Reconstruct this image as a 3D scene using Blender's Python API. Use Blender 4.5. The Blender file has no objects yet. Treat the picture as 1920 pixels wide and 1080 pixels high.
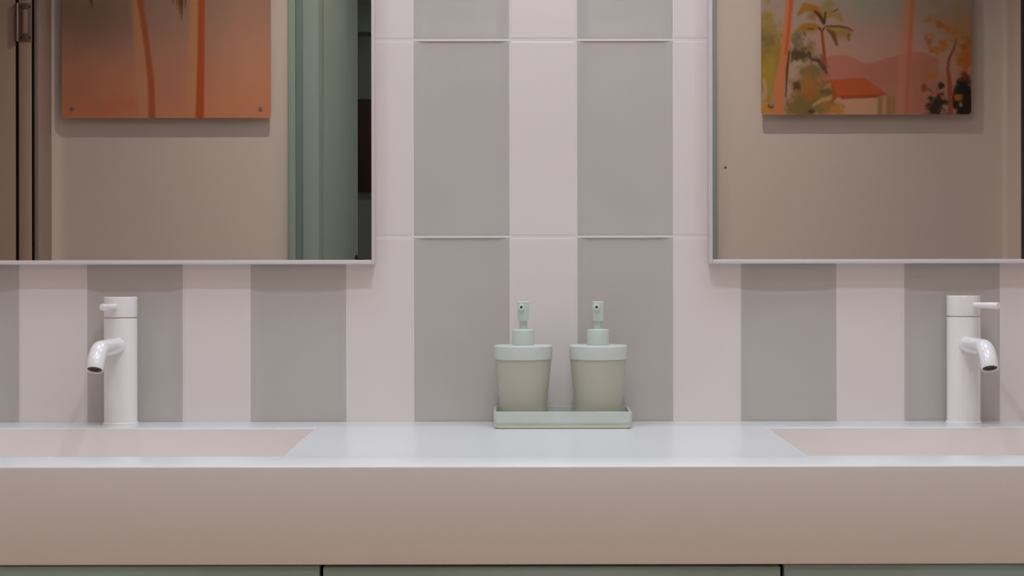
import bpy, bmesh, math
import numpy as np
from mathutils import Vector, Matrix

S = bpy.context.scene
COL = S.collection
PI = math.pi

# ------------------------------------------------------------------ helpers
def s2l(c):
    c = c / 255.0
    return c / 12.92 if c <= 0.04045 else ((c + 0.055) / 1.055) ** 2.4

def rgb(r, g, b):
    return (s2l(r), s2l(g), s2l(b), 1.0)

def mat(name, col, rough=0.5, spec=0.5, metal=0.0, noise=None, bump=None, coat=0.0,
        trans=0.0, sss=0.0, ior=1.45):
    m = bpy.data.materials.new(name)
    m.use_nodes = True
    nt = m.node_tree
    b = nt.nodes['Principled BSDF']
    b.inputs['Base Color'].default_value = col
    b.inputs['Roughness'].default_value = rough
    b.inputs['Specular IOR Level'].default_value = spec
    b.inputs['Metallic'].default_value = metal
    b.inputs['Coat Weight'].default_value = coat
    b.inputs['Coat Roughness'].default_value = 0.08
    b.inputs['Transmission Weight'].default_value = trans
    b.inputs['IOR'].default_value = ior
    if sss:
        b.inputs['Subsurface Weight'].default_value = sss
        b.inputs['Subsurface Radius'].default_value = (0.01, 0.01, 0.008)
        b.inputs['Subsurface Scale'].default_value = 0.5
    tc = nt.nodes.new('ShaderNodeTexCoord')
    if noise:                       # (scale, amount, detail)  soft mottling of the colour
        n = nt.nodes.new('ShaderNodeTexNoise')
        n.inputs['Scale'].default_value = noise[0]
        n.inputs['Detail'].default_value = noise[2]
        nt.links.new(tc.outputs['Object'], n.inputs['Vector'])
        mx = nt.nodes.new('ShaderNodeMix'); mx.data_type = 'RGBA'
        a = noise[1]
        mx.inputs['A'].default_value = (col[0]*(1-a), col[1]*(1-a), col[2]*(1-a), 1)
        mx.inputs['B'].default_value = (min(1, col[0]*(1+a)), min(1, col[1]*(1+a)), min(1, col[2]*(1+a)), 1)
        nt.links.new(n.outputs['Fac'], mx.inputs['Factor'])
        nt.links.new(mx.outputs['Result'], b.inputs['Base Color'])
    if bump:                        # (scale, strength, distance)
        n2 = nt.nodes.new('ShaderNodeTexNoise')
        n2.inputs['Scale'].default_value = bump[0]
        n2.inputs['Detail'].default_value = 3
        nt.links.new(tc.outputs['Object'], n2.inputs['Vector'])
        bp = nt.nodes.new('ShaderNodeBump')
        bp.inputs['Strength'].default_value = bump[1]
        bp.inputs['Distance'].default_value = bump[2]
        nt.links.new(n2.outputs['Fac'], bp.inputs['Height'])
        nt.links.new(bp.outputs['Normal'], b.inputs['Normal'])
    return m

def link(name, bm, mats, parent=None, smooth=False, loc=None):
    bmesh.ops.recalc_face_normals(bm, faces=bm.faces[:])
    me = bpy.data.meshes.new(name)
    bm.to_mesh(me); bm.free()
    for m in (mats if isinstance(mats, (list, tuple)) else [mats]):
        me.materials.append(m)
    if smooth:
        me.polygons.foreach_set('use_smooth', [True] * len(me.polygons))
        me.set_sharp_from_angle(angle=math.radians(38))
    o = bpy.data.objects.new(name, me)
    COL.objects.link(o)
    if parent: o.parent = parent
    if loc: o.location = loc
    return o

def thing(name, label, cat, loc=(0, 0, 0), group=None):
    o = bpy.data.objects.new(name, None)
    o.empty_display_size = 0.05
    COL.objects.link(o)
    o.location = loc
    o['label'] = label; o['category'] = cat
    if group: o['group'] = group
    return o

def struct(o, label=None, cat=None):
    o['kind'] = 'structure'
    if label: o['label'] = label
    if cat: o['category'] = cat
    return o

def box(bm, x0, x1, y0, y1, z0, z1, bevel=0.0, seg=2, mi=0):
    r = bmesh.ops.create_cube(bm, size=1.0)
    vs = r['verts']
    for v in vs:
        v.co = Vector((x0 + (v.co.x + .5) * (x1 - x0), y0 + (v.co.y + .5) * (y1 - y0), z0 + (v.co.z + .5) * (z1 - z0)))
    fs = {f for v in vs for f in v.link_faces}
    for f in fs: f.material_index = mi
    if bevel:
        es = list({e for v in vs for e in v.link_edges})
        bmesh.ops.bevel(bm, geom=es, offset=bevel, segments=seg, profile=0.5, affect='EDGES')

def boxobj(name, m, x0, x1, y0, y1, z0, z1, bevel=0.0, parent=None, seg=2):
    bm = bmesh.new()
    box(bm, x0, x1, y0, y1, z0, z1, bevel, seg)
    return link(name, bm, m, parent, smooth=bevel > 0)

def lathe(bm, prof, seg=64, mi=0, M=None, sx=1.0, sy=1.0):
    """prof: list of (r, z), revolved about z; r==0 closes with a single vertex"""
    rings = []
    for r, z in prof:
        if r <= 1e-7:
            rings.append([bm.verts.new((0, 0, z))])
        else:
            rings.append([bm.verts.new((r*sx*math.cos(2*PI*k/seg), r*sy*math.sin(2*PI*k/seg), z)) for k in range(seg)])
    allv = [v for rg in rings for v in rg]
    for a, b in zip(rings[:-1], rings[1:]):
        for k in range(seg):
            k2 = (k + 1) % seg
            if len(a) == 1 and len(b) == 1: continue
            if len(a) == 1: f = bm.faces.new((a[0], b[k], b[k2]))
            elif len(b) == 1: f = bm.faces.new((a[k], a[k2], b[0]))
            else: f = bm.faces.new((a[k], a[k2], b[k2], b[k]))
            f.material_index = mi
    if M is not None:
        for v in allv: v.co = M @ v.co
    return allv

def rounded(pts, seg=4):
    """pts: list of (r,z,rad) -> profile with rounded corners"""
    out = []
    n = len(pts)
    for i, p in enumerate(pts):
        r, z = p[0], p[1]; rad = p[2] if len(p) > 2 else 0
        if rad <= 0 or i == 0 or i == n-1:
            out.append((r, z)); continue
        P = Vector((r, z)); A = Vector(pts[i-1][:2]); B = Vector(pts[i+1][:2])
        da = (A-P).normalized(); db = (B-P).normalized()
        a = P + da*rad; b = P + db*rad
        for k in range(seg+1):
            t = k/seg
            q = a*(1-t)**2 + P*2*t*(1-t) + b*t**2
            out.append((q.x, q.y))
    return out

def tube(bm, pts, radii, seg=32, cap0=True, cap1=True, mi=0):
    rings = []
    n = len(pts)
    prev = None
    for i, p in enumerate(pts):
        p = Vector(p)
        t = (Vector(pts[min(i+1, n-1)]) - Vector(pts[max(i-1, 0)])).normalized()
        if prev is None:
            up = Vector((0, 0, 1)) if abs(t.z) < .9 else Vector((1, 0, 0))
            u = t.cross(up).normalized()
        else:
            u = (prev - t*prev.dot(t)).normalized()
        prev = u
        w = t.cross(u)
        rings.append([bm.verts.new(p + (u*math.cos(2*PI*k/seg) + w*math.sin(2*PI*k/seg))*radii[i]) for k in range(seg)])
    for a, b in zip(rings[:-1], rings[1:]):
        for k in range(seg):
            k2 = (k+1) % seg
            f = bm.faces.new((a[k], a[k2], b[k2], b[k])); f.material_index = mi
    if cap0: bm.faces.new(rings[0][::-1]).material_index = mi
    if cap1: bm.faces.new(rings[-1]).material_index = mi
    return rings

# ------------------------------------------------------------------ layout (metres)
CAMZ, DW = 1.117, 2.83           # camera height, distance camera - tiled wall
F = 1207 * DW                    # focal length in pixels of a 1920 px wide frame
DECK = 0.86
XL, XR, YF, ZC = -1.517, 1.619, -3.2, 2.6     # left wall, right wall, front (door) wall, ceiling

# ------------------------------------------------------------------ materials
M_pink = mat('pink_tile_glaze', rgb(237, 224, 219), 0.22, 0.5, noise=(3.0, 0.02, 2), bump=(5, 0.05, 0.01))
M_grey = mat('grey_tile_glaze', rgb(199, 190, 183), 0.25, 0.5, noise=(9.0, 0.06, 4), bump=(6, 0.08, 0.01))
M_grout = mat('pale_grout', rgb(236, 226, 224), 0.8)
M_solid = mat('white_solid_surface', rgb(232, 229, 227), 0.24, 0.45, noise=(4, 0.012, 3))
M_basin = mat('basin_warm_light', rgb(244, 234, 229), 0.22, 0.45, noise=(4, 0.012, 3))  # slab material again; the pinker light in the basins is put in the colour
M_tap = mat('pale_pink_enamel', rgb(250, 242, 239), 0.14, 0.5, coat=0.5)
M_dark = mat('dark_aerator', rgb(70, 50, 42), 0.6)
M_mirror = mat('silvered_glass', (0.86, 0.85, 0.83, 1), 0.0, metal=1.0)
M_frame = mat('pale_mirror_frame', rgb(226, 212, 211), 0.35)
M_bottle = mat('sage_bottle', rgb(196, 191, 174), 0.42, 0.4, sss=0.1)
M_lid = mat('pale_sage_lid', rgb(214, 217, 209), 0.4, 0.45)
M_pump = mat('mint_pump', rgb(211, 221, 209), 0.38, 0.45)
M_hole = mat('nozzle_hole', rgb(60, 66, 60), 0.7)
M_tray = mat('frosted_mint_acrylic', rgb(246, 250, 243), 0.3, 0.5, trans=0.5, ior=1.2)
M_foot = mat('cream_tray_base', rgb(226, 222, 206), 0.5)
M_cab = mat('sage_lacquer', rgb(176, 206, 206), 0.4, 0.4, noise=(5, 0.02, 2))
M_carc = mat('dark_carcass', rgb(38, 30, 25), 0.8)
M_wall = mat('beige_wall_paint', rgb(220, 209, 201), 0.75, 0.3, noise=(6, 0.012, 3), bump=(160, 0.05, 0.002))
M_white = mat('ceiling_paint', rgb(240, 236, 232), 0.85)
M_floor = mat('tan_floor', rgb(206, 166, 140), 0.45, noise=(7, 0.08, 5))
M_teal = mat('teal_lacquer', rgb(148, 168, 162), 0.55, 0.35)
M_teal2 = mat('teal_groove_shade', rgb(118, 142, 136), 0.5)  # darker copy of the teal: shade in the casing groove, put in colour
M_doorw = mat('pinkish_door_paint', rgb(196, 170, 152), 0.5, 0.4)
M_trim = mat('taupe_trim_paint', rgb(164, 148, 138), 0.5, 0.4)
M_metal = mat('brushed_steel', rgb(165, 150, 140), 0.4, metal=0.8)
M_black = mat('black_metal', rgb(22, 20, 20), 0.4)
M_brown = mat('dark_brown_wood', rgb(52, 34, 28), 0.5, noise=(12, 0.15, 4))
M_slate = mat('slate_wall_paint', rgb(124, 130, 132), 0.8, noise=(3, 0.1, 3))
M_edge = mat('clear_acrylic_edge', rgb(214, 196, 182), 0.25)

# ------------------------------------------------------------------ tiled wall (wall_back)
def tiled_wall():
    bm = bmesh.new()
    gx = lambda p: (p - 964) / 1207.0
    edges = [163, 345]
    xs = []
    period = 306.4
    g0, gw = 775.0, 181.5
    cols = []
    k = -6
    while k < 7:
        a = g0 + k*period
        cols.append((gx(a), gx(a+gw), 1))
        cols.append((gx(a+gw), gx(a+period), 0))
        k += 1
    zrow = [CAMZ + (480 - p)/1207.0 for p in (444 + 369*4, 444+369*3, 444+369*2, 444+369, 444, 75, 75-369, 75-738, 75-1107, 75-1476)]
    box(bm, XL, XR, 0.0075, 0.16, 0, ZC, mi=0)                     # grout and the wall behind the tiles
    gv, gh = 0.0006, 0.0013
    for z in zrow:                                                   # grout bands, nearly flush with the tiles
        if 0.05 < z < ZC-0.05: box(bm, XL, XR, 0.0002, 0.0078, z-gh-.0004, z+gh+.0004, mi=0)
    for dx, w, h in ((0, .0028, .0017), (.0065, .0016, .0012), (-.005, .0012, .0010)):   # a crumb of grout left on the joint
        lathe(bm, [(0, 0), (h, 0), (h*.7, .0009), (0, .0012)], 14, 0, Matrix.Translation((gx(1237)+dx, 0.0004, CAMZ + 36/1207)) @ Matrix.Rotation(PI/2, 4, 'X'), w/h, 1)
    for (x0, x1, kind) in cols:
        for x in (x0,):
            if XL+.01 < x < XR-.01: box(bm, x-gv-.0003, x+gv+.0003, 0.0003, 0.0078, 0.0, ZC, mi=0)
        x0 = max(x0, XL); x1 = min(x1, XR)
        if x1 - x0 < 0.02: continue
        for z0, z1 in zip(zrow[:-1], zrow[1:]):
            z0c, z1c = max(z0, 0), min(z1, ZC)
            if z1c - z0c < 0.02: continue
            ax, bx, az, bz = x0+gv, x1-gv, z0c+gh, z1c-gh
            W, H = bx-ax, bz-az
            def stops(L):
                e = [0, .0007, .002, .004, .007, .011, .016]
                mid = [.021, .026, .032, .038] + [.05 + (L-.1)*q/8 for q in range(9)] + [L-.038, L-.032, L-.026, L-.021]
                return e + sorted(m for m in set(mid) if m > .0175 and m < L-.0175) + [L - q for q in e[::-1]]
            us, vs = stops(W), stops(H)
            depth = 0.0026 if kind else 0.0008
            span = 0.018 if kind else 0.006
            def dep(u, v):
                q1 = max(0, min(1, min(u, W-u)/span)); q2 = max(0, min(1, min(v, H-v)/(span*1.8)))
                s = q1*q1*(3-2*q1)*(0.80 + 0.20*q2*q2*(3-2*q2))
                dd = min(u, W-u, v, H-v)
                edge = 0.0006*max(0, 1-dd/0.002)**2                 # the rounded rim of the tile
                return 0.0 + (depth*s if kind else -0.0*s) + edge
            vv = [[bm.verts.new((ax+u, dep(u, v) - (0.0 if kind else 0.0), az+v)) for v in vs] for u in us]
            for i in range(len(us)-1):
                for j in range(len(vs)-1):
                    f = bm.faces.new((vv[i][j], vv[i+1][j], vv[i+1][j+1], vv[i][j+1]))
                    f.material_index = 2 if kind else 1
    o = link('wall_back', bm, [M_grout, M_pink, M_grey], smooth=False)
    o.data.polygons.foreach_set('use_smooth', [True]*len(o.data.polygons))
    o.data.set_sharp_from_angle(angle=math.radians(50))
    return o
wb = tiled_wall()
# all tile faces look into the room
me = wb.data
bmx = bmesh.new(); bmx.from_mesh(me)
for f in bmx.faces:
    if f.material_index > 0 and f.normal.y > 0: f.normal_flip()
bmx.to_mesh(me); bmx.free()
struct(wb)

# ------------------------------------------------------------------ room shell
TH = 0.12
struct(boxobj('floor', M_floor, XL-1.3, XR+1.2, -6.2, 0.16, -0.1, 0.0))
struct(boxobj('ceiling', M_white, XL-1.3, XR+1.2, -6.2, 0.16, ZC, ZC+0.1))

# left wall with a door opening close to the front wall
LO0, LO1 = YF + 0.23, YF + 1.08
bm = bmesh.new()
box(bm, XL-TH, XL, YF-TH, LO0-0.012, 0, ZC)
box(bm, XL-TH, XL, LO1+0.012, 0.004, 0, ZC)
box(bm, XL-TH, XL, LO0-0.012, LO1+0.012, 2.12, ZC)
struct(link('wall_left', bm, M_wall))
# right wall with an opening
RO0, RO1 = YF + 0.165, YF + 1.0
bm = bmesh.new()
box(bm, XR, XR+TH, YF-TH, RO0, 0, ZC)
box(bm, XR, XR+TH, RO1, 0.004, 0, ZC)
box(bm, XR, XR+TH, RO0, RO1, 2.12, ZC)
struct(link('wall_right', bm, M_wall))
# front wall (behind the camera) with a doorway
DX0, DX1, DZ = -0.66, 0.585, 2.56
bm = bmesh.new()
box(bm, XL, DX0, YF-TH, YF, 0, ZC)
box(bm, DX1, XR, YF-TH, YF, 0, ZC)
box(bm, DX0, DX1, YF-TH, YF, DZ, ZC)
struct(link('wall_front', bm, M_wall))
# rounded plaster beads in the two far corners
for nm, xx, sg in (('trim_left', XL, 1), ('trim_right', XR, -1)):
    bm = bmesh.new()
    n = 10; R = 0.040 if sg > 0 else 0.018
    c = [(xx, YF)] + [(xx + sg*(R - R*math.sin(a)), YF + R - R*math.cos(a)) for a in [PI/2*k/n for k in range(n+1)]]
    lo = [bm.verts.new((p[0], p[1], 0.0)) for p in c]; hi = [bm.verts.new((p[0], p[1], ZC)) for p in c]
    for i in range(len(c)):
        j = (i+1) % len(c)
        bm.faces.new((lo[i], lo[j], hi[j], hi[i]))
    bm.faces.new(lo[::-1]); bm.faces.new(hi)
    struct(link(nm, bm, M_wall, smooth=True))

# hall behind the doorway, closed and dim
bm = bmesh.new()
box(bm, XL-1.3, XR+1.2, -6.2, -6.08, 0, ZC)
struct(link('wall_hall', bm, M_slate))
bm = bmesh.new()
box(bm, -1.63, -1.53, -6.08, YF-TH, 0, ZC)
struct(link('wall_hall_left', bm, M_slate))
bm = bmesh.new()
box(bm, 1.63, 1.73, -6.08, YF-TH, 0, ZC)
struct(link('wall_hall_right', bm, M_slate))
# side rooms behind the two side openings
bm = bmesh.new()
box(bm, XL-1.3, XL-1.2, YF-TH, 0.0, 0, ZC)
box(bm, XL-1.2, XL-TH, YF-TH, YF-0.02, 0, ZC)
box(bm, XL-1.2, XL-TH, YF+1.9, YF+2.0, 0, ZC)
struct(link('wall_side_left', bm, M_wall))
bm = bmesh.new()
box(bm, XR+1.1, XR+1.2, YF-TH, 0.0, 0, ZC)
box(bm, XR+TH, XR+1.1, YF-TH, YF-0.02, 0, ZC)
box(bm, XR+TH, XR+1.1, YF+1.9, YF+2.0, 0, ZC)
struct(link('wall_side_right', bm, M_brown))

# ---- side door on the left: jamb reveal with hinge, open leaf
d1 = struct(thing('door_1', 'taupe hinged door standing open at the left edge of the left mirror', 'door', (XL, LO0, 0)))
bm = bmesh.new()                                       # frame: reveal faces and casing on the room side
box(bm, -0.049, -0.008, -0.045, 0.0, 0.0, 2.12, 0.002)
box(bm, -0.049, -0.004, LO1-LO0, LO1-LO0+0.012, 0.0, 2.12, 0.001)
box(bm, -0.049, -0.004, 0.0, LO1-LO0, 2.10, 2.12, 0.001)
link('door_frame', bm, M_doorw, d1, True)
bm = bmesh.new()
box(bm, 0.0, 0.012, -0.172, -0.0125, 0.0, 2.2, 0.003)
link('casing', bm, M_trim, d1, True)
bm = bmesh.new()  # black strips filling the two door gaps, standing in for their shade
box(bm, -0.0078, -0.0005, -0.0119, -0.0015, 0.0, 2.12)
box(bm, -0.0588, -0.0492, -0.044, -0.0042, 0.0, 2.09)
link('gap_shade', bm, M_black, d1)
bm = bmesh.new()
box(bm, -0.86, -0.059, -0.046, -0.004, 0.012, 2.09, 0.002)
link('door_leaf', bm, M_doorw, d1, True)
bm = bmesh.new()
hz0, hz1 = 1.797, 1.919
box(bm, -0.0475, -0.006, 0.0, 0.0025, hz0, hz1, 0.001)
for hz in (hz0+.012, hz1-.012):
    for hx in (-0.040, -0.013):
        lathe(bm, [(0, .001), (.0032, .001), (.0032, 0), (0.0, 0)], 14, 1, Matrix.Translation((hx, 0.0028, hz)) @ Matrix.Rotation(-PI/2, 4, 'X'))
lathe(bm, [(0, 0), (.0058, 0), (.0058, hz1-hz0), (0, hz1-hz0)], 18, 0, Matrix.Translation((-0.053, 0.003, hz0)))
hg = link('hinge', bm, [M_metal, M_dark], d1, True)
bm = bmesh.new()
box(bm, -0.034, -0.0195, 0.002, 0.0045, hz0+.026, hz1-.02, 0.002)
link('hinge_cover', bm, M_doorw, hg, True)

# ---- dark frame in the right wall opening
struct(boxobj('trim_1', M_brown, XR+0.002, XR+TH-0.002, RO0+0.0005, RO0+0.03, 0, 2.1, 0.001))

# ---- teal doorway: casings and the open leaf
def casing(name, xin, sgn, top=False):
    bm = bmesh.new()
    a = lambda u: xin + sgn*u
    def bb(u0, u1, d, mi, z1):
        x0, x1 = sorted((a(u0), a(u1)))
        box(bm, x0, x1, YF, YF+d, 0, z1, 0.0015, mi=mi)
    bb(0.0, 0.052, 0.016, 0, DZ)
    bb(0.052, 0.076, 0.006, 1, DZ)
    bb(0.076, 0.100, 0.022, 0, DZ)
    return struct(link(name, bm, [M_teal, M_teal2], smooth=True))
casing('trim_2', -0.640, -1)
casing('trim_3', 0.565, 1)
bm = bmesh.new()
box(bm, DX0, -0.640, YF-TH, YF-0.001, 0, DZ, 0.001)
struct(link('trim_4', bm, M_teal, smooth=True))
bm = bmesh.new()
box(bm, 0.565, DX1, YF-TH, YF-0.001, 0, DZ, 0.001)
struct(link('trim_5', bm, M_teal, smooth=True))

d2 = struct(thing('door_2', 'teal door leaf standing open in the doorway, seen at the right of the left mirror', 'door', (-0.636, YF-TH-0.002, 0)))
d2.rotation_euler = (0, 0, math.radians(-86.8))        # leaf runs along local +x
bm = bmesh.new()
box(bm, 0.0, 0.80, -0.042, -0.001, 0.01, 2.18, 0.002)
link('door_leaf', bm, M_teal, d2, True)
bm = bmesh.new()
tz = 1.098
lathe(bm, [(0, 0), (.024, 0), (.024, .006), (.009, .009), (.009, .045), (0, .045)], 24, 0,
      Matrix.Translation((0.735, -0.001, tz)) @ Matrix.Rotation(-PI/2, 4, 'X'))
tube(bm, [(0.74, 0.040, tz), (0.70, 0.043, tz), (0.61, 0.043, tz)], [.0085, .0085, .008], 18)
link('door_handle', bm, M_black, d2, True)

struct(boxobj('trim_6', M_teal, XL, XR, -6.08, -6.04, 2.205, ZC, 0.002))
# things in the dark hall seen past the teal door
t = thing('wall_panel', 'dark brown panel on the dim hall wall, seen past the teal door in the left mirror', 'panel', (-0.68, -6.08, 1.43))
boxobj('panel_board', M_brown, -0.40, 0.40, 0.0, 0.03, 0.0, 0.45, 0.004, t)

# ------------------------------------------------------------------ paintings (acrylic prints on standoffs)
SP = F / (DW - 2*0.022 - YF - 0.035)     # pixels per metre on their faces, seen in the mirror

def sstep(a, b, x):
    t = np.clip((x - a)/(b - a), 0, 1)
    return t*t*(3-2*t)

def vnoise(x, y, seed):
    """smooth value noise"""
    rs = np.random.RandomState(seed); T = rs.rand(64, 64)
    xi = np.floor(x).astype(int); yi = np.floor(y).astype(int)
    fx = x-xi; fy = y-yi
    fx = fx*fx*(3-2*fx); fy = fy*fy*(3-2*fy)
    g = lambda i, j: T[(i) % 64, (j) % 64]
    return (g(xi, yi)*(1-fx)+g(xi+1, yi)*fx)*(1-fy) + (g(xi, yi+1)*(1-fx)+g(xi+1, yi+1)*fx)*fy

class Canvas:
    def __init__(s, x, y, base):
        s.x, s.y = x, y
        s.c = np.zeros(x.shape + (3,)); s.c[:] = base
    def over(s, col, m):
        m = np.clip(m, 0, 1)[..., None]
        s.c = s.c*(1-m) + np.array(col, float)*m
    def blob(s, cx, cy, rx, ry, col, a=1.0, soft=.35, rag=0.35, seed=1, fr=9.0):
        n = .75*(vnoise(s.x/fr, s.y/fr, seed) - .5) + .4*(vnoise(s.x/fr*2.3+7, s.y/fr*2.3+3, seed+1) - .5) + .3*(vnoise(s.x/fr*5+1, s.y/fr*5+9, seed+2) - .5)
        d = np.sqrt(((s.x-cx)/rx)**2 + ((s.y-cy)/ry)**2) + n*rag*2
        s.over(col, a*(1 - sstep(1-soft, 1+soft*.3, d)))
    def stroke(s, pts, widths, col, a=1.0, soft=1.5):
        best = np.full(s.x.shape, 1e9)
        for (p, q, w0, w1) in zip(pts[:-1], pts[1:], widths[:-1], widths[1:]):
            dx, dy = q[0]-p[0], q[1]-p[1]
            L = dx*dx + dy*dy + 1e-9
            t = np.clip(((s.x-p[0])*dx + (s.y-p[1])*dy)/L, 0, 1)
            d = np.hypot(s.x-p[0]-t*dx, s.y-p[1]-t*dy) - (w0+(w1-w0)*t)/2
            best = np.minimum(best, d)
        s.over(col, a*(1 - sstep(-soft, soft, best)))
    def poly(s, pts, col, a=1.0, soft=1.2):
        inside = np.zeros(s.x.shape, bool); best = np.full(s.x.shape, 1e9)
        n = len(pts)
        for i in range(n):
            x0, y0 = pts[i]; x1, y1 = pts[(i+1) % n]
            c = ((y0 > s.y) != (y1 > s.y)) & (s.x < (x1-x0)*(s.y-y0)/((y1-y0) + 1e-9) + x0)
            inside ^= c
            dx, dy = x1-x0, y1-y0; L = dx*dx+dy*dy+1e-9
            t = np.clip(((s.x-x0)*dx+(s.y-y0)*dy)/L, 0, 1)
            best = np.minimum(best, np.hypot(s.x-x0-t*dx, s.y-y0-t*dy))
        sd = np.where(inside, -best, best)
        s.over(col, a*(1 - sstep(-soft, soft, sd)))
    def frond(s, p0, p1, sag, w, col, rib, seed=0):
        rs = np.random.RandomState(seed)
        n = 14; P = []
        for k in range(n+1):
            t = k/n
            P.append((p0[0]+(p1[0]-p0[0])*t, p0[1]+(p1[1]-p0[1])*t - sag*math.sin(PI*t*.8)))
        for k in range(2, n+1):
            x, y = P[k]; l = w*(.5+.5*math.sin(PI*k/n))*(.7+.6*rs.rand())
            dx = (P[k][0]-P[k-1][0]); sg = 1 if dx >= 0 else -1
            s.stroke([(x, y), (x+sg*l*.35, y+l)], [3.4, .6], col, .75, 1.3)
        s.stroke(P, [2.2]*(n+1), rib, .8, 1.1)

def paint_left(x, y):
    c = Canvas(x, y, (150, 128, 120))
    v = sstep(-60, 215, y)
    top = np.array((172, 144, 128.)); mid = np.array((200, 150, 128.)); bot = np.array((226, 150, 114.))
    k = v[..., None]
    col = np.where(k < .55, top + (mid-top)*(k/.55), mid + (bot-mid)*((k-.55)/.45))
    c.c = col
    c.blob(170, 30, 110, 70, (146, 124, 106), .6, 1.0, .25, 5, 60)
    c.blob(310, 10, 60, 70, (184, 148, 130), .6, 1.0, .2, 6, 50)
    c.blob(450, 40, 70, 90, (200, 156, 134), .5, 1.0, .2, 66, 50)
    c.blob(470, 120, 70, 120, (226, 164, 130), .6, 1.0, .25, 7, 60)
    c.blob(330, 150, 50, 60, (206, 146, 128), .5, 1.0, .3, 8, 40)
    c.blob(215, 200, 90, 22, (222, 132, 104), .7, .9, .3, 9, 30)
    c.blob(150, 170, 50, 40, (206, 146, 110), .5, 1.0, .3, 10, 30)
    for yy in (-60, -140, -220): c.blob(300, yy, 220, 60, (160, 156, 150), .35, 1.0, .3, 11-yy, 60)
    # trunk one: leans to the right going down
    c.stroke([(246, -300), (256, 0), (268, 110), (276, 235)], [16, 19, 26, 32], (222, 162, 116), .75, 5)
    c.stroke([(254, -300), (263, 0), (275, 80), (283, 150), (285, 235)], [9, 11, 11, 12, 14], (188, 100, 62), .9, 3)
    # trunk two
    c.stroke([(364, -300), (368, 0), (364, 110), (360, 235)], [20, 22, 24, 28], (222, 156, 110), .75, 5)
    c.stroke([(376, -300), (378, 0), (377, 110), (374, 235)], [10, 12, 13, 16], (196, 92, 44), .95, 2.5)
    # hanging frond tips
    for cx, tip in ((172, 14), (341, 37)):
        for q, (dx, l, w) in enumerate(((0, 0, 7), (-9, 20, 6), (-4, 12, 5), (-17, 30, 5), (7, 24, 4))):
            c.stroke([(cx+dx*1.6, -60), (cx+dx*1.1, -10), (cx+dx*.9, tip-l)], [w+5, w, .8], (116, 76, 30) if q % 2 == 0 else (140, 106, 56), .95, 1.6)
        for q in range(10):
            an = PI*(q+.5)/10
            c.frond((cx-10, -120), (cx-10+110*math.cos(an), -100+70*math.sin(an)-60), 30, 30, (132, 112, 60), (104, 78, 40), q)
    return c.c

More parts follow.
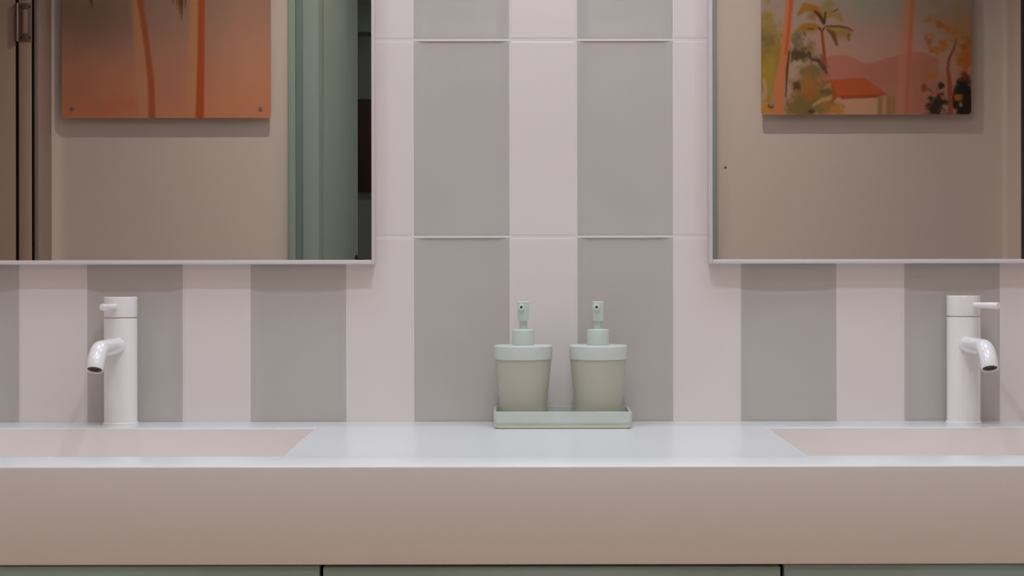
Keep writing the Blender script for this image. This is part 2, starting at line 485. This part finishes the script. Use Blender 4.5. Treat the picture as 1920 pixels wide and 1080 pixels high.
def paint_right(x, y):
    c = Canvas(x, y, (178, 168, 158))
    k = sstep(-40, 110, y)[..., None]
    c.c = np.array((176, 170, 156.)) + (np.array((208, 164, 148.))-np.array((176, 170, 156.)))*k
    c.blob(1640, 5, 60, 45, (168, 178, 164), .6, 1.0, .3, 21, 40)
    c.blob(1770, 30, 80, 70, (180, 154, 138), .8, 1.0, .3, 22, 40)
    c.blob(1500, 100, 40, 70, (190, 164, 148), .6, 1.0, .3, 23, 30)
    # hills and ground
    c.poly([(1540, 108), (1570, 104), (1590, 104), (1608, 113), (1620, 120), (1640, 119), (1662, 110), (1690, 104), (1715, 98), (1735, 99), (1760, 110), (1760, 240), (1540, 240)], (208, 134, 114), .95, 2.5)
    c.poly([(1610, 120), (1640, 121), (1680, 112), (1750, 112), (1750, 160), (1610, 160)], (202, 128, 112), .5, 8)
    c.blob(1760, 170, 70, 70, (190, 134, 106), .8, 1.0, .25, 24, 30)
    # house
    c.poly([(1560, 184), (1648, 184), (1648, 240), (1560, 240)], (224, 172, 142), 1)
    c.poly([(1550, 152), (1590, 148), (1620, 146), (1664, 177), (1645, 181), (1575, 184), (1546, 176)], (210, 104, 60), 1, 2)
    c.poly([(1575, 180), (1660, 177), (1645, 184), (1578, 187)], (180, 80, 40), .8, 1.6)
    for gx_, w in ((1650, 7), (1659, 5), (1668, 8), (1677, 7)):
        c.stroke([(gx_, 184), (gx_, 240)], [w, w], (164, 140, 80) if w != 5 else (206, 178, 130), .8, 2.2)
    c.blob(1672, 172, 14, 16, (190, 150, 96), .5, .9, .3, 25, 9)
    # left foliage
    c.blob(1440, 110, 32, 100, (170, 140, 66), 1, .6, .4, 26, 14)
    c.blob(1436, 70, 20, 34, (138, 124, 76), .9, .7, .5, 27, 9)
    c.blob(1444, 50, 20, 22, (176, 156, 98), .7, .7, .5, 28, 7)
    c.blob(1442, 140, 18, 46, (190, 160, 66), .8, .8, .4, 29, 11)
    c.stroke([(1434, 150), (1436, 172), (1435, 186)], [3, 8, 3], (214, 184, 148), .7, 3)
    c.stroke([(1444, 160), (1446, 182)], [3, 4], (170, 160, 96), .7, 2)
    c.blob(1438, 204, 20, 16, (216, 152, 58), .9, .7, .4, 31, 8)
    c.blob(1444, 199, 4, 5, (120, 84, 36), .8, .6, .4, 131, 5)
    # bushes in the middle left
    c.blob(1512, 104, 30, 24, (140, 118, 72), .8, .8, .5, 32, 10)
    c.blob(1498, 102, 18, 13, (98, 78, 52), .95, .6, .5, 33, 7)
    for dx in (-12, -3, 6, 18):
        c.stroke([(1500+dx, 100), (1500+dx*1.25, 114 + (dx % 5))], [7, 2], (96, 78, 50), .9, 2)
    c.stroke([(1483, 146), (1488, 128), (1500, 116)], [6, 12, 8], (202, 176, 146), .8, 4)
    c.stroke([(1500, 118), (1512, 124), (1522, 112)], [8, 7, 3], (202, 176, 146), .7, 3)
    c.blob(1497, 74, 11, 20, (128, 116, 82), .85, .7, .5, 133, 7)
    c.blob(1524, 136, 30, 17, (146, 120, 74), .95, .6, .35, 134, 9)
    c.stroke([(1522, 112), (1536, 114), (1546, 128), (1551, 138)], [4, 8, 9, 3], (104, 80, 62), .95, 2.2)
    c.stroke([(1540, 104), (1550, 124)], [4, 5], (150, 84, 66), .7, 2)
    c.blob(1520, 178, 46, 40, (150, 122, 66), 1, .5, .3, 36, 14)
    c.blob(1518, 165, 24, 26, (184, 128, 62), .9, .7, .4, 38, 10)
    c.blob(1520, 180, 14, 12, (186, 106, 52), .8, .8, .4, 138, 8)
    c.blob(1500, 203, 40, 20, (140, 118, 62), .95, .5, .3, 37, 12)
    c.blob(1494, 163, 9, 10, (100, 76, 44), .9, .6, .4, 39, 6)
    c.blob(1550, 171, 15, 8, (124, 106, 66), .9, .6, .4, 40, 6)
    c.blob(1535, 150, 6, 5, (216, 122, 94), .8, .6, .3, 41, 5)
    c.blob(1558, 200, 26, 13, (176, 132, 66), .95, .6, .4, 42, 8)
    c.stroke([(1526, 198), (1542, 188), (1560, 184)], [5, 8, 9], (214, 170, 110), .9, 2.5)
    c.stroke([(1546, 166), (1556, 160), (1562, 170)], [4, 8, 4], (206, 158, 112), .8, 2.5)
    c.stroke([(1562, 164), (1566, 182), (1560, 192)], [6, 9, 5], (170, 96, 44), .8, 3)
    c.blob(1570, 207, 17, 10, (212, 142, 56), .9, .6, .4, 43, 7)
    c.blob(1540, 208, 14, 6, (136, 132, 62), .8, .7, .4, 143, 6)
    c.blob(1521, 210, 7, 6, (88, 70, 44), .9, .6, .3, 45, 5)
    # the small palm: broad soft brush strokes
    O, Y, D = (186, 122, 54), (182, 146, 82), (110, 78, 32)
    c.stroke([(1546, 32), (1550, 18), (1556, 10)], [10, 22, 18], (172, 146, 88), .75, 6)
    c.stroke([(1548, 34), (1560, 26), (1572, 30), (1579, 40)], [5, 13, 13, 4], Y, .8, 4)
    c.stroke([(1543, 34), (1530, 18), (1512, 13), (1498, 28)], [6, 14, 15, 5], O, .9, 3)
    c.stroke([(1534, 26), (1522, 32), (1528, 36)], [8, 12, 6], (166, 124, 70), .7, 4)
    c.stroke([(1540, 54), (1526, 50), (1510, 52), (1496, 58)], [5, 13, 15, 5], O, .9, 3)
    for q in range(9):
        c.stroke([(1534-q*4.2, 53), (1531-q*4.4, 63 + (q*7 % 5))], [4, 1], (174, 136, 62), .75, 1.6)
    c.stroke([(1552, 54), (1575, 58), (1596, 62)], [6, 20, 10], Y, .85, 4)
    for q in range(9):
        c.stroke([(1562+q*4, 60), (1563+q*4.1, 72 + (q*5 % 7))], [4, 1], (176, 138, 74), .75, 1.8)
    c.stroke([(1551, 50), (1574, 50), (1590, 53), (1600, 58)], [4, 4, 4, 2], (124, 82, 46), .9, 1.4)
    c.stroke([(1552, 56), (1563, 64), (1570, 84)], [4, 10, 5], (126, 92, 42), .9, 2)
    c.stroke([(1592, 66), (1592, 76)], [5, 3], (136, 94, 42), .8, 1.6)
    c.stroke([(1564, 22), (1571, 18)], [3, 4], (116, 100, 54), .8, 1.5)
    c.stroke([(1516, 54), (1526, 55)], [3, 3], D, .8, 1.6)
    c.stroke([(1509, 62), (1511, 68)], [5, 3], D, .6, 1.6)
    c.stroke([(1530, 22), (1538, 30), (1545, 44)], [4, 7, 5], (92, 66, 28), .95, 1.6)
    c.stroke([(1549, 24), (1546, 44)], [3, 6], (86, 76, 32), .95, 1.5)
    c.stroke([(1536, 52), (1542, 60), (1547, 52)], [2.5, 4, 2.5], (110, 58, 36), .95, 1.2)
    c.stroke([(1542, 58), (1545, 90), (1548, 118)], [5, 6, 6], (176, 88, 62), 1, 1.5)
    # big trunks
    c.stroke([(1495, -300), (1482, 0), (1472, 110), (1461, 165), (1461, 240)], [13, 14, 17, 19, 19], (226, 138, 92), 1, 2)
    c.stroke([(1500, -300), (1485, 0), (1475, 100)], [6, 7, 6], (204, 102, 66), .8, 3)
    c.stroke([(1481, 96), (1477, 130), (1474, 182)], [3, 5, 2], (94, 68, 46), .9, 1.5)
    c.stroke([(1722, -300), (1706, 0), (1698, 110), (1693, 240)], [20, 21, 24, 32], (220, 150, 118), .75, 6)
    c.stroke([(1726, -300), (1713, 0), (1707, 80), (1700, 240)], [7, 8, 8, 10], (210, 120, 80), .7, 3)
    # orange tree on the right
    c.blob(1795, 65, 46, 55, (186, 138, 78), .6, 1.0, .5, 61, 18)
    c.blob(1812, 112, 18, 38, (196, 112, 40), .9, .8, .5, 62, 10)
    for i, (bx_, by_, rx, ry) in enumerate([(1744, 38, 9, 9), (1763, 48, 13, 8), (1778, 56, 13, 9), (1793, 62, 8, 9), (1743, 78, 11, 13), (1757, 94, 15, 9),
                                           (1747, 142, 16, 9), (1812, 84, 14, 16), (1770, 84, 10, 12)]):
        c.blob(bx_, by_, rx, ry, [(206, 130, 56), (184, 112, 50), (204, 120, 40)][i % 3], .75, .9, .6, 70+i, 8)
    c.stroke([(1783, 240), (1782, 160), (1778, 130), (1781, 110), (1790, 92), (1794, 74)], [8, 8, 5, 5, 4, 2], (160, 82, 56), .95, 1.8)
    c.blob(1758, 197, 21, 26, (66, 50, 38), 1, .5, .5, 81, 8)
    c.blob(1806, 188, 22, 46, (50, 40, 36), 1, .4, .3, 82, 10)
    c.blob(1766, 161, 8, 7, (58, 44, 32), .95, .6, .4, 83, 6)
    c.blob(1733, 165, 7, 9, (166, 78, 40), .9, .6, .3, 84, 6)
    c.stroke([(1740, 168), (1754, 176)], [2, 2], (130, 84, 64), .7, 1.2)
    c.blob(1762, 182, 6, 9, (104, 44, 34), .7, .8, .4, 184, 6)
    c.blob(1812, 145, 12, 10, (120, 50, 32), .8, .8, .4, 86, 6)
    c.blob(1797, 184, 9, 9, (206, 132, 44), .9, .7, .5, 85, 6)
    c.blob(1802, 195, 5, 6, (170, 132, 70), .7, .8, .5, 185, 5)
    c.blob(1772, 178, 3, 3, (206, 160, 150), .7, .7, .3, 186, 5)
    c.stroke([(1739, 204), (1752, 190)], [3, 2], (150, 116, 84), .6, 2)
    c.stroke([(1784, 240), (1784, 180), (1781, 140)], [8, 7, 5], (180, 92, 70), .9, 2)
    # crown above the view
    for q in range(10):
        an = PI*(q+.5)/10
        c.frond((1720, -200), (1720+120*math.cos(an), -210+80*math.sin(an)), 30, 34, (140, 128, 66), (96, 82, 44), 90+q)
    return c.c

def paint_mat(name):
    m = bpy.data.materials.new(name); m.use_nodes = True
    nt = m.node_tree; b = nt.nodes['Principled BSDF']
    a = nt.nodes.new('ShaderNodeVertexColor'); a.layer_name = 'paint'
    nt.links.new(a.outputs['Color'], b.inputs['Base Color'])
    b.inputs['Roughness'].default_value = 0.3
    b.inputs['Specular IOR Level'].default_value = 0.3
    return m

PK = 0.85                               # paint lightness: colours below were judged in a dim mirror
def painting(label, px0, px1, pyb, H, fn, bolts):
    X0, X1 = (px0-964)/SP, (px1-964)/SP
    Z0 = CAMZ + (480-pyb)/SP
    W = X1-X0
    root = thing('wall_painting', label, 'painting', ((X0+X1)/2, YF, Z0), 'palm tree paintings on the wall')
    nx, nz = 250, int(250*H/W)
    us = np.linspace(0, W, nx+1); vs = np.linspace(0, H, nz+1)
    U, V = np.meshgrid(us, vs, indexing='ij')
    Px = 964 + (X0+U)*SP; Py = 480 - (Z0+V-CAMZ)*SP
    C = fn(Px, Py)/255.0
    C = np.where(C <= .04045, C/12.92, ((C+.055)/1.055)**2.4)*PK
    C = np.clip(C, 0, .95)
    R = 0.010                                           # rounded corners
    Ux, Vx = U.copy(), V.copy()
    for cu, cv, su, sv in ((R, R, -1, -1), (W-R, R, 1, -1), (R, H-R, -1, 1), (W-R, H-R, 1, 1)):
        du, dv = (U-cu)*su, (V-cv)*sv
        q = (du > 0) & (dv > 0)
        r = np.hypot(du, dv); mx = np.maximum(du, dv)
        k = np.where(r > 1e-9, mx/np.maximum(r, 1e-9), 1)
        Ux = np.where(q, cu+su*du*k, Ux); Vx = np.where(q, cv+sv*dv*k, Vx)
    yf, yb = 0.035, 0.028
    verts = [(Ux[i, j]-W/2, yf, Vx[i, j]) for i in range(nx+1) for j in range(nz+1)]
    idx = lambda i, j: i*(nz+1)+j
    faces = [(idx(i, j), idx(i, j+1), idx(i+1, j+1), idx(i+1, j)) for i in range(nx) for j in range(nz)]
    nfront = len(faces)
    ring = [idx(i, 0) for i in range(nx)] + [idx(nx, j) for j in range(nz)] + [idx(i, nz) for i in range(nx, 0, -1)] + [idx(0, j) for j in range(nz, 0, -1)]
    off = len(verts)
    verts += [(verts[k][0], yb, verts[k][2]) for k in ring]
    n = len(ring)
    for k in range(n):
        faces.append((ring[k], ring[(k+1) % n], off+(k+1) % n, off+k))
    faces.append(tuple(off+k for k in range(n)))
    me = bpy.data.meshes.new('panel')
    me.from_pydata(verts, [], faces)
    at = me.color_attributes.new('paint', 'FLOAT_COLOR', 'POINT')
    buf = np.ones((len(verts), 4), np.float32)
    buf[:off, :3] = C.reshape(-1, 3)
    at.data.foreach_set('color', buf.ravel())
    me.materials.append(paint_mat('palm_paint')); me.materials.append(M_edge)
    mi = np.zeros(len(faces), np.int32); mi[nfront:] = 1
    me.polygons.foreach_set('material_index', mi)
    b_ = bmesh.new(); b_.from_mesh(me); bmesh.ops.recalc_face_normals(b_, faces=b_.faces[:]); b_.to_mesh(me); b_.free()
    o = bpy.data.objects.new('panel', me); COL.objects.link(o); o.parent = root
    for bx_ in (0.034, W-0.034):
        for bz in (0.030, H-0.030):
            bm = bmesh.new()
            lathe(bm, rounded([(0, 0), (.0055, 0), (.0055, .035), (bolts, .0351), (bolts, .0385, .001), (0, .0385)]), 20, 0,
                  Matrix.Translation((bx_-W/2, 0, bz)) @ Matrix.Rotation(-PI/2, 4, 'X'))
            link('standoff_bolt', bm, M_metal, root, True)
    return root
painting('sunset painting of two palm trunks, reflected in the left mirror', 116, 508, 220, 0.70, paint_left, 0.0065)
painting('painting of palms and an orange-roofed house, reflected in the right mirror', 1428, 1822, 215.5, 0.70, paint_right, 0.006)

t = thing('screw', 'tiny dark screw in the bare beige wall, near the left edge of the right mirror', 'screw', (0.695, YF-0.001, 1.407))
bm = bmesh.new()
lathe(bm, rounded([(0, 0), (.0036, 0), (.0036, .0024, .0005), (0, .0028)]), 20, 0, Matrix.Rotation(-PI/2, 4, 'X'))
link('screw_head', bm, M_dark, t, True)

# ------------------------------------------------------------------ countertop with two basins
CX0, CX1, CY0 = -1.10, 1.19, -0.60
CT = 0.121
B = [(-0.90, -0.2985, -0.489, -0.104), (0.379, 0.998, -0.489, -0.104)]
ct = thing('countertop', 'white solid-surface vanity countertop with two sunken basins and a deep front', 'countertop', (0.045, 0, DECK-CT))
bm = bmesh.new()
ox = 0.045; oz = DECK-CT
xs = [CX0, B[0][0], B[0][1], B[1][0], B[1][1], CX1]
ys = [CY0, -0.489, -0.104, 0.0]
top = {}
def V(i, j, z):
    k = (i, j, z)
    if k not in top: top[k] = bm.verts.new((xs[i]-ox, ys[j], z))
    return top[k]
for i in range(5):
    for j in range(3):
        if j == 1 and i in (1, 3): continue
        bm.faces.new((V(i, j, CT), V(i+1, j, CT), V(i+1, j+1, CT), V(i, j+1, CT)))
        bm.faces.new((V(i, j, 0), V(i, j+1, 0), V(i+1, j+1, 0), V(i+1, j, 0)))
for i in range(5):
    bm.faces.new((V(i, 0, 0), V(i+1, 0, 0), V(i+1, 0, CT), V(i, 0, CT)))
    bm.faces.new((V(i, 3, 0), V(i, 3, CT), V(i+1, 3, CT), V(i+1, 3, 0)))
for j in range(3):
    bm.faces.new((V(0, j, 0), V(0, j, CT), V(0, j+1, CT), V(0, j+1, 0)))
    bm.faces.new((V(5, j, 0), V(5, j+1, 0), V(5, j+1, CT), V(5, j, CT)))
for i in (1, 3):                                            # sides of the cut-outs
    for (a, b) in (((i, 1), (i+1, 1)), ((i+1, 1), (i+1, 2)), ((i+1, 2), (i, 2)), ((i, 2), (i, 1))):
        bm.faces.new((V(a[0], a[1], CT), V(b[0], b[1], CT), V(b[0], b[1], 0), V(a[0], a[1], 0)))
bmesh.ops.recalc_face_normals(bm, faces=bm.faces[:])
es = []
for e in bm.edges:
    if len(e.link_faces) == 2 and e.calc_face_angle() > 1.0:
        za = (e.verts[0].co.z + e.verts[1].co.z)/2
        if za > CT-1e-4 or e.verts[0].co.y < CY0+1e-4 and e.verts[1].co.y < CY0+1e-4:
            es.append(e)
bmesh.ops.bevel(bm, geom=es, offset=0.0022, segments=3, profile=0.5, affect='EDGES')
link('slab', bm, M_solid, ct, True)
for (x0, x1, y0, y1) in B:
    bm = bmesh.new()
    g = 0.0004
    box(bm, x0+g-ox, x1-g-ox, y0+g, y1-g, 0.004, CT-0.0035)
    tf = [f for f in bm.faces if f.normal.z > .9]
    bmesh.ops.delete(bm, geom=tf, context='FACES')
    ve = [e for e in bm.edges if not e.is_boundary]
    bmesh.ops.bevel(bm, geom=ve, offset=0.007, segments=4, profile=0.5, affect='EDGES')
    bs = link('basin', bm, M_basin, ct, True)
    bm = bmesh.new()
    lathe(bm, rounded([(0, .002), (.018, .002), (.019, .004, .001), (.030, .004, .0015), (.032, 0)]), 32, 0, Matrix.Translation(((x0+x1)/2-ox, (y0+y1)/2+.05, 0.0045)))
    link('drain', bm, M_tap, bs, True)

# ------------------------------------------------------------------ cabinets below
def cabinet(label, x0, x1, ztop):
    cx = (x0+x1)/2
    t = thing('vanity_cabinet', label, 'cabinet', (cx, -0.3, 0), 'sage vanity cabinets')
    h = (x1-x0)/2
    zt = DECK-CT
    boxobj('carcass', M_carc, -h+.001, h-.001, -0.255, 0.296, 0.10, zt-0.0005, 0, t)
    boxobj('plinth', M_carc, -h+.001, h-.001, -0.22, 0.29, 0, 0.10, 0, t)
    zm = 0.42
    g = 0.0022
    boxobj('drawer_front', M_cab, -h+g, h-g, -0.278, -0.256, zm+.002, ztop, 0.0015, t)
    boxobj('drawer_front', M_cab, -h+g, h-g, -0.278, -0.256, 0.105, zm-.002, 0.0015, t)
    return t
cabinet('sage green cabinet under the left basin, left of the left dark joint', CX0+.01, -0.239, CAMZ-0.3832)
cabinet('sage green middle cabinet under the soap tray, between the two dark joints', -0.239, 0.331, CAMZ-0.3845)
cabinet('sage green cabinet under the right basin, right of the right dark joint', 0.331, CX1-.01, CAMZ-0.3825)

# ------------------------------------------------------------------ mirrors
MT = 0.0220
def mirror(label, x0, x1, rim_l, rim_r):
    zb = CAMZ - 15.0*(DW-MT)/F
    zt = 2.05
    t = thing('wall_mirror', label, 'mirror', ((x0+x1)/2, 0, zb), 'framed mirrors above the basins')
    w = (x1-x0)/2; h = zt-zb
    bm = bmesh.new()
    r = 0.0066
    for (a0, a1, c0, c1) in ((-w, -w+rim_l, 0, h), (w-rim_r, w, 0, h), (-w+rim_l, w-rim_r, 0, r), (-w+rim_l, w-rim_r, h-r, h)):
        box(bm, a0, a1, -MT, -0.0, c0, c1, 0.0007)
    link('frame', bm, M_frame, t, True)
    boxobj('mirror_glass', M_mirror, -w+rim_l-.0002, w-rim_r+.0002, -MT+0.002, -MT+0.007, r-.0002, h-r+.0002, 0, t)
    boxobj('backing_board', M_carc, -w+rim_l, w-rim_r, -MT+0.0072, -0.006, r, h-r, 0, t)
    return t
mx = lambda p: (p-964)*(DW-MT)/F
FXL, FXR = (226-964)/1224.0, (1806.5-964)/1224.0
xr = mx(702.5); mirror('pale framed mirror above the left basin, showing a teal door', 2*FXL-xr, xr, 0.0048, 0.0048)
xl = mx(1329.5); mirror('pale framed mirror above the right basin, showing a house painting', xl, 2*FXR-xl, 0.0056, 0.0056)

# ------------------------------------------------------------------ taps
def faucet(label, x, lever_deg, spout_deg):
    t = thing('basin_faucet', label, 'faucet', (x, -0.039, DECK), 'basin mixer taps')
    R = 0.0254
    bm = bmesh.new()
    lathe(bm, rounded([(0, 0), (.0272, 0), (.0272, .0038, .001), (R, .0042, .0003), (R, .1625, .0012), (R-.003, .1628), (R-.003, .1646), (0, .1646)]), 80)
    link('body', bm, M_tap, t, True)
    bm = bmesh.new()
    lathe(bm, rounded([(0, .1646), (R, .1646, .001), (R, .1955, .0012), (0, .1955)]), 80)
    link('handle_cap', bm, M_tap, t, True)
    a = math.radians(lever_deg)
    d = Vector((math.sin(a), -math.cos(a), 0))
    zl = 0.1815
    P = [d*.018, d*.03, d*.05, d*.0755, d*.0772, d*.078]
    bm = bmesh.new()
    tube(bm, [p + Vector((0, 0, zl)) for p in P], [.0042, .0043, .0047, .0052, .0048, .0038], 32)
    link('lever', bm, M_tap, t, True)
    # spout: straight out, then a bend of 66 degrees downwards
    bend, r, zs, L1 = math.radians(62), 0.040, 0.1215, 0.116
    pts = [(0, -.018, zs), (0, -.05, zs), (0, -.08, zs)]
    for k in range(19):
        an = bend*k/18
        pts.append((0, -L1 - r*math.sin(an), zs - r*(1-math.cos(an))))
    e = Vector(pts[-1]); dr = Vector((0, -math.cos(bend), -math.sin(bend)))
    pts += [tuple(e + dr*.0072), tuple(e + dr*.0085)]
    ro = 0.0126
    bm = bmesh.new()
    rings = tube(bm, pts, [ro]*(len(pts)-1) + [ro-.0006], 40, True, False)
    inner = tube(bm, [tuple(e + dr*.0085), tuple(e + dr*.0081), tuple(e + dr*.002)], [ro-.0014, ro-.0018, ro-.0018], 40, False, False)
    # close the lip between the outer and inner mouth
    cen = e + dr*.0085
    av = rings[-1]; bv = inner[0]
    for k in range(40):
        v = min(range(40), key=lambda q: (bv[q].co - cen).normalized().dot((av[k].co-cen).normalized())*-1)
        v2 = min(range(40), key=lambda q: (bv[q].co - cen).normalized().dot((av[(k+1) % 40].co-cen).normalized())*-1)
        if v != v2: bm.faces.new((av[k], av[(k+1) % 40], bv[v2], bv[v]))
    sp = link('spout', bm, M_tap, t, True); sp.rotation_euler = (0, 0, math.radians(spout_deg))
    bm = bmesh.new()
    q = dr.to_track_quat('Z', 'Y').to_matrix().to_4x4()
    lathe(bm, [(0, -.002), (ro-.0019, -.002), (ro-.0019, .0004), (.006, .0004), (.006, -.0004), (0, -.0004)], 32, 0, Matrix.Translation(e + dr*.0058) @ q)
    link('aerator', bm, M_dark, sp, True)
    return t
faucet('white single-lever tap behind the left basin, its lever pointing at the viewer', FXL, -8, -1.6)
faucet('white single-lever tap behind the right basin, its lever turned out to the right', FXR, 27, 0)

# ------------------------------------------------------------------ tray and soap dispensers
TX0, TX1, TY0, TY1 = -0.0310, 0.1755, -0.125, -0.010
tcx = (TX0+TX1)/2; tcy = (TY0+TY1)/2
tr = thing('soap_tray', 'frosted mint rectangular tray on the countertop holding two dispensers', 'tray', (tcx, tcy, DECK))
def rrect(w, d, r, n=8):
    out = []
    for (cx, cy, a0) in ((w-r, d-r, 0), (-w+r, d-r, PI/2), (-w+r, -d+r, PI), (w-r, -d+r, 1.5*PI)):
        for k in range(n+1):
            a = a0 + PI/2*k/n
            out.append((cx+r*math.cos(a), cy+r*math.sin(a)))
    return out
def loft(bm, loops, close0=True, close1=True):
    R_ = [[bm.verts.new((x, y, z)) for (x, y) in lp] for (lp, z) in loops]
    n = len(R_[0])
    for a, b in zip(R_[:-1], R_[1:]):
        for k in range(n):
            bm.faces.new((a[k], a[(k+1) % n], b[(k+1) % n], b[k]))
    if close0: bm.faces.new(R_[0][::-1])
    if close1: bm.faces.new(R_[-1])
w, d = (TX1-TX0)/2, (TY1-TY0)/2
bm = bmesh.new()
loft(bm, [(rrect(w-.004, d-.004, .008), 0), (rrect(w-.0015, d-.0015, .008), .002), (rrect(w-.0008, d-.0008, .008), .0056)])
link('tray_base', bm, M_foot, tr, True)
bm = bmesh.new()
th = .0042
loft(bm, [(rrect(w-.001, d-.001, .008), .0057), (rrect(w, d, .008), .0066), (rrect(w, d, .008), .0245), (rrect(w-.0008, d-.0008, .0075), .0254),
          (rrect(w-th+.0008, d-th+.0008, .005), .0254), (rrect(w-th, d-th, .005), .0245), (rrect(w-th, d-th, .005), .0095), (rrect(w-th-.002, d-th-.002, .005), .0085)])
link('tray_rim', bm, M_tray, tr, True)

def dispenser(label, x, y):
    z0 = 0.0087
    t = thing('soap_dispenser', label, 'soap dispenser', (x, y, DECK+z0), 'soap dispensers on the tray')
    k = lambda z: z - z0
    bm = bmesh.new()
    lathe(bm, rounded([(0, 0), (.0335, 0, .003), (.0425, k(.1003), .0004), (.040, k(.1003), 0), (0, k(.1003))]), 80)
    link('bottle', bm, M_bottle, t, True)
    bm = bmesh.new()
    lathe(bm, rounded([(0, k(.1004)), (.0437, k(.1004), .0012), (.0443, k(.1216), .002), (.030, k(.1222), .001), (0, k(.1222))]), 80)
    link('lid', bm, M_lid, t, True)
    bm = bmesh.new()
    lathe(bm, rounded([(0, k(.1223)), (.0168, k(.1223), .001), (.0168, k(.1455), .0014), (.0062, k(.1462), .0005), (.0062, k(.1470)), (0, k(.1470))]), 48)
    link('collar', bm, M_pump, t, True)
    bm = bmesh.new()
    lathe(bm, [(0, k(.1471)), (.0062, k(.1471)), (.0060, k(.1585)), (0, k(.1585))], 32)
    link('stem', bm, M_pump, t, True)
    bm = bmesh.new()
    lp = lambda a, b: rrect(a, b, min(a, b)*.55, 6)
    sh = lambda L, dy: [(p[0], p[1]+dy) for p in L]
    loft(bm, [(sh(lp(.0068, .0078), 0), k(.1586)), (sh(lp(.0080, .0088), -.001), k(.1589)), (sh(lp(.0082, .0092), -.001), k(.1602)), (sh(lp(.0084, .0095), -.002), k(.1755)),
              (sh(lp(.0087, .0100), -.003), k(.1872)), (sh(lp(.0080, .0094), -.003), k(.1879))])
    hd = link('pump_head', bm, M_pump, t, True)
    bm = bmesh.new()
    Mx = Matrix.Translation((-.0030, -.0105, k(.1797))) @ Matrix.Rotation(PI/2, 4, 'X')
    lathe(bm, rounded([(0, 0), (.0056, 0), (.0052, .0062, .0009), (.0020, .0064), (.0018, .0035)]), 28, 0, Mx)
    lathe(bm, [(.0019, .0036), (0, .0036)], 28, 1, Mx)
    link('nozzle', bm, [M_pump, M_hole], hd, True)
    return t
dispenser('sage pump soap dispenser on the left half of the tray', 0.0137, -0.066)
dispenser('sage pump soap dispenser on the right half of the tray', 0.1272, -0.066)

# ------------------------------------------------------------------ lamps (ceiling downlights) and added fill lights
def lamp(x, y, power, col, size, spread=150):
    l = bpy.data.lights.new('lamp_or_fill', 'AREA')
    l.shape = 'DISK'; l.size = size; l.energy = power; l.color = col; l.spread = math.radians(spread)
    o = bpy.data.objects.new('lamp_or_fill', l); COL.objects.link(o)
    o.location = (x, y, ZC-0.004)
    return o
cool = (0.80, 0.99, 1.19); warm = (1.0, 0.90, 0.82)
lamp(0.045, -0.87, 4.1, cool, 0.07)
lamp(-0.95, -0.87, 1.5, cool, 0.07)
lamp(1.04, -0.87, 1.5, cool, 0.07)
lamp(-0.45, -0.46, 3.5, cool, 0.45)                               # softer wall washers close to the tiles
lamp(0.54, -0.46, 3.5, cool, 0.45)
lamp(-0.64, -2.58, 4.6, warm, 0.035, 125)
lamp(0.64, -2.58, 4.6, warm, 0.035, 125)
up = lamp(0.05, -1.5, 5.5, (1.0, 0.96, 0.94), 0.6)                # unseen fill facing up, added for soft ambient off the ceiling
up.location.z = 2.2; up.rotation_euler = (PI, 0, 0)
lamp(0.45, -3.75, 6.0, (1.0, 0.99, 0.97), 0.1)  # unseen fill in the hall, added to brighten the teal leaf
lamp(-0.25, -5.2, 3.0, (0.92, 0.97, 1.0), 0.1)  # second hall fill, added to lift the far wall and the leaf
hl = lamp(0.15, -4.0, 4.8, (1.0, 0.77, 0.60), 0.3)                 # added warm fill behind the doorway for tiles and counter front
hl.location.z = 2.5
hl.rotation_euler = (math.radians(72), 0, 0)

wd = bpy.data.worlds.new('World'); S.world = wd
wd.use_nodes = True
wd.node_tree.nodes['Background'].inputs['Color'].default_value = (0.9, 0.9, 1.0, 1)
wd.node_tree.nodes['Background'].inputs['Strength'].default_value = 0.02

# ------------------------------------------------------------------ camera
cam = bpy.data.cameras.new('camera')
cam.sensor_width = 36.0
cam.lens = 36.0 * F / 1920.0
cam.shift_x = -4/1920.0
cam.shift_y = -60/1920.0
cam.clip_start = 0.02
co = bpy.data.objects.new('camera', cam); COL.objects.link(co)
co.location = (0, -DW, CAMZ)
co.rotation_mode = 'QUATERNION'
co.rotation_quaternion = (Matrix.Rotation(math.radians(90), 4, 'X') @ Matrix.Rotation(math.radians(-0.085), 4, 'Z')).to_quaternion()
S.camera = co

S.view_settings.view_transform = 'Standard'
S.view_settings.look = 'None'
S.view_settings.exposure = 0.07
S.view_settings.gamma = 1.0
S.view_settings.use_curve_mapping = False
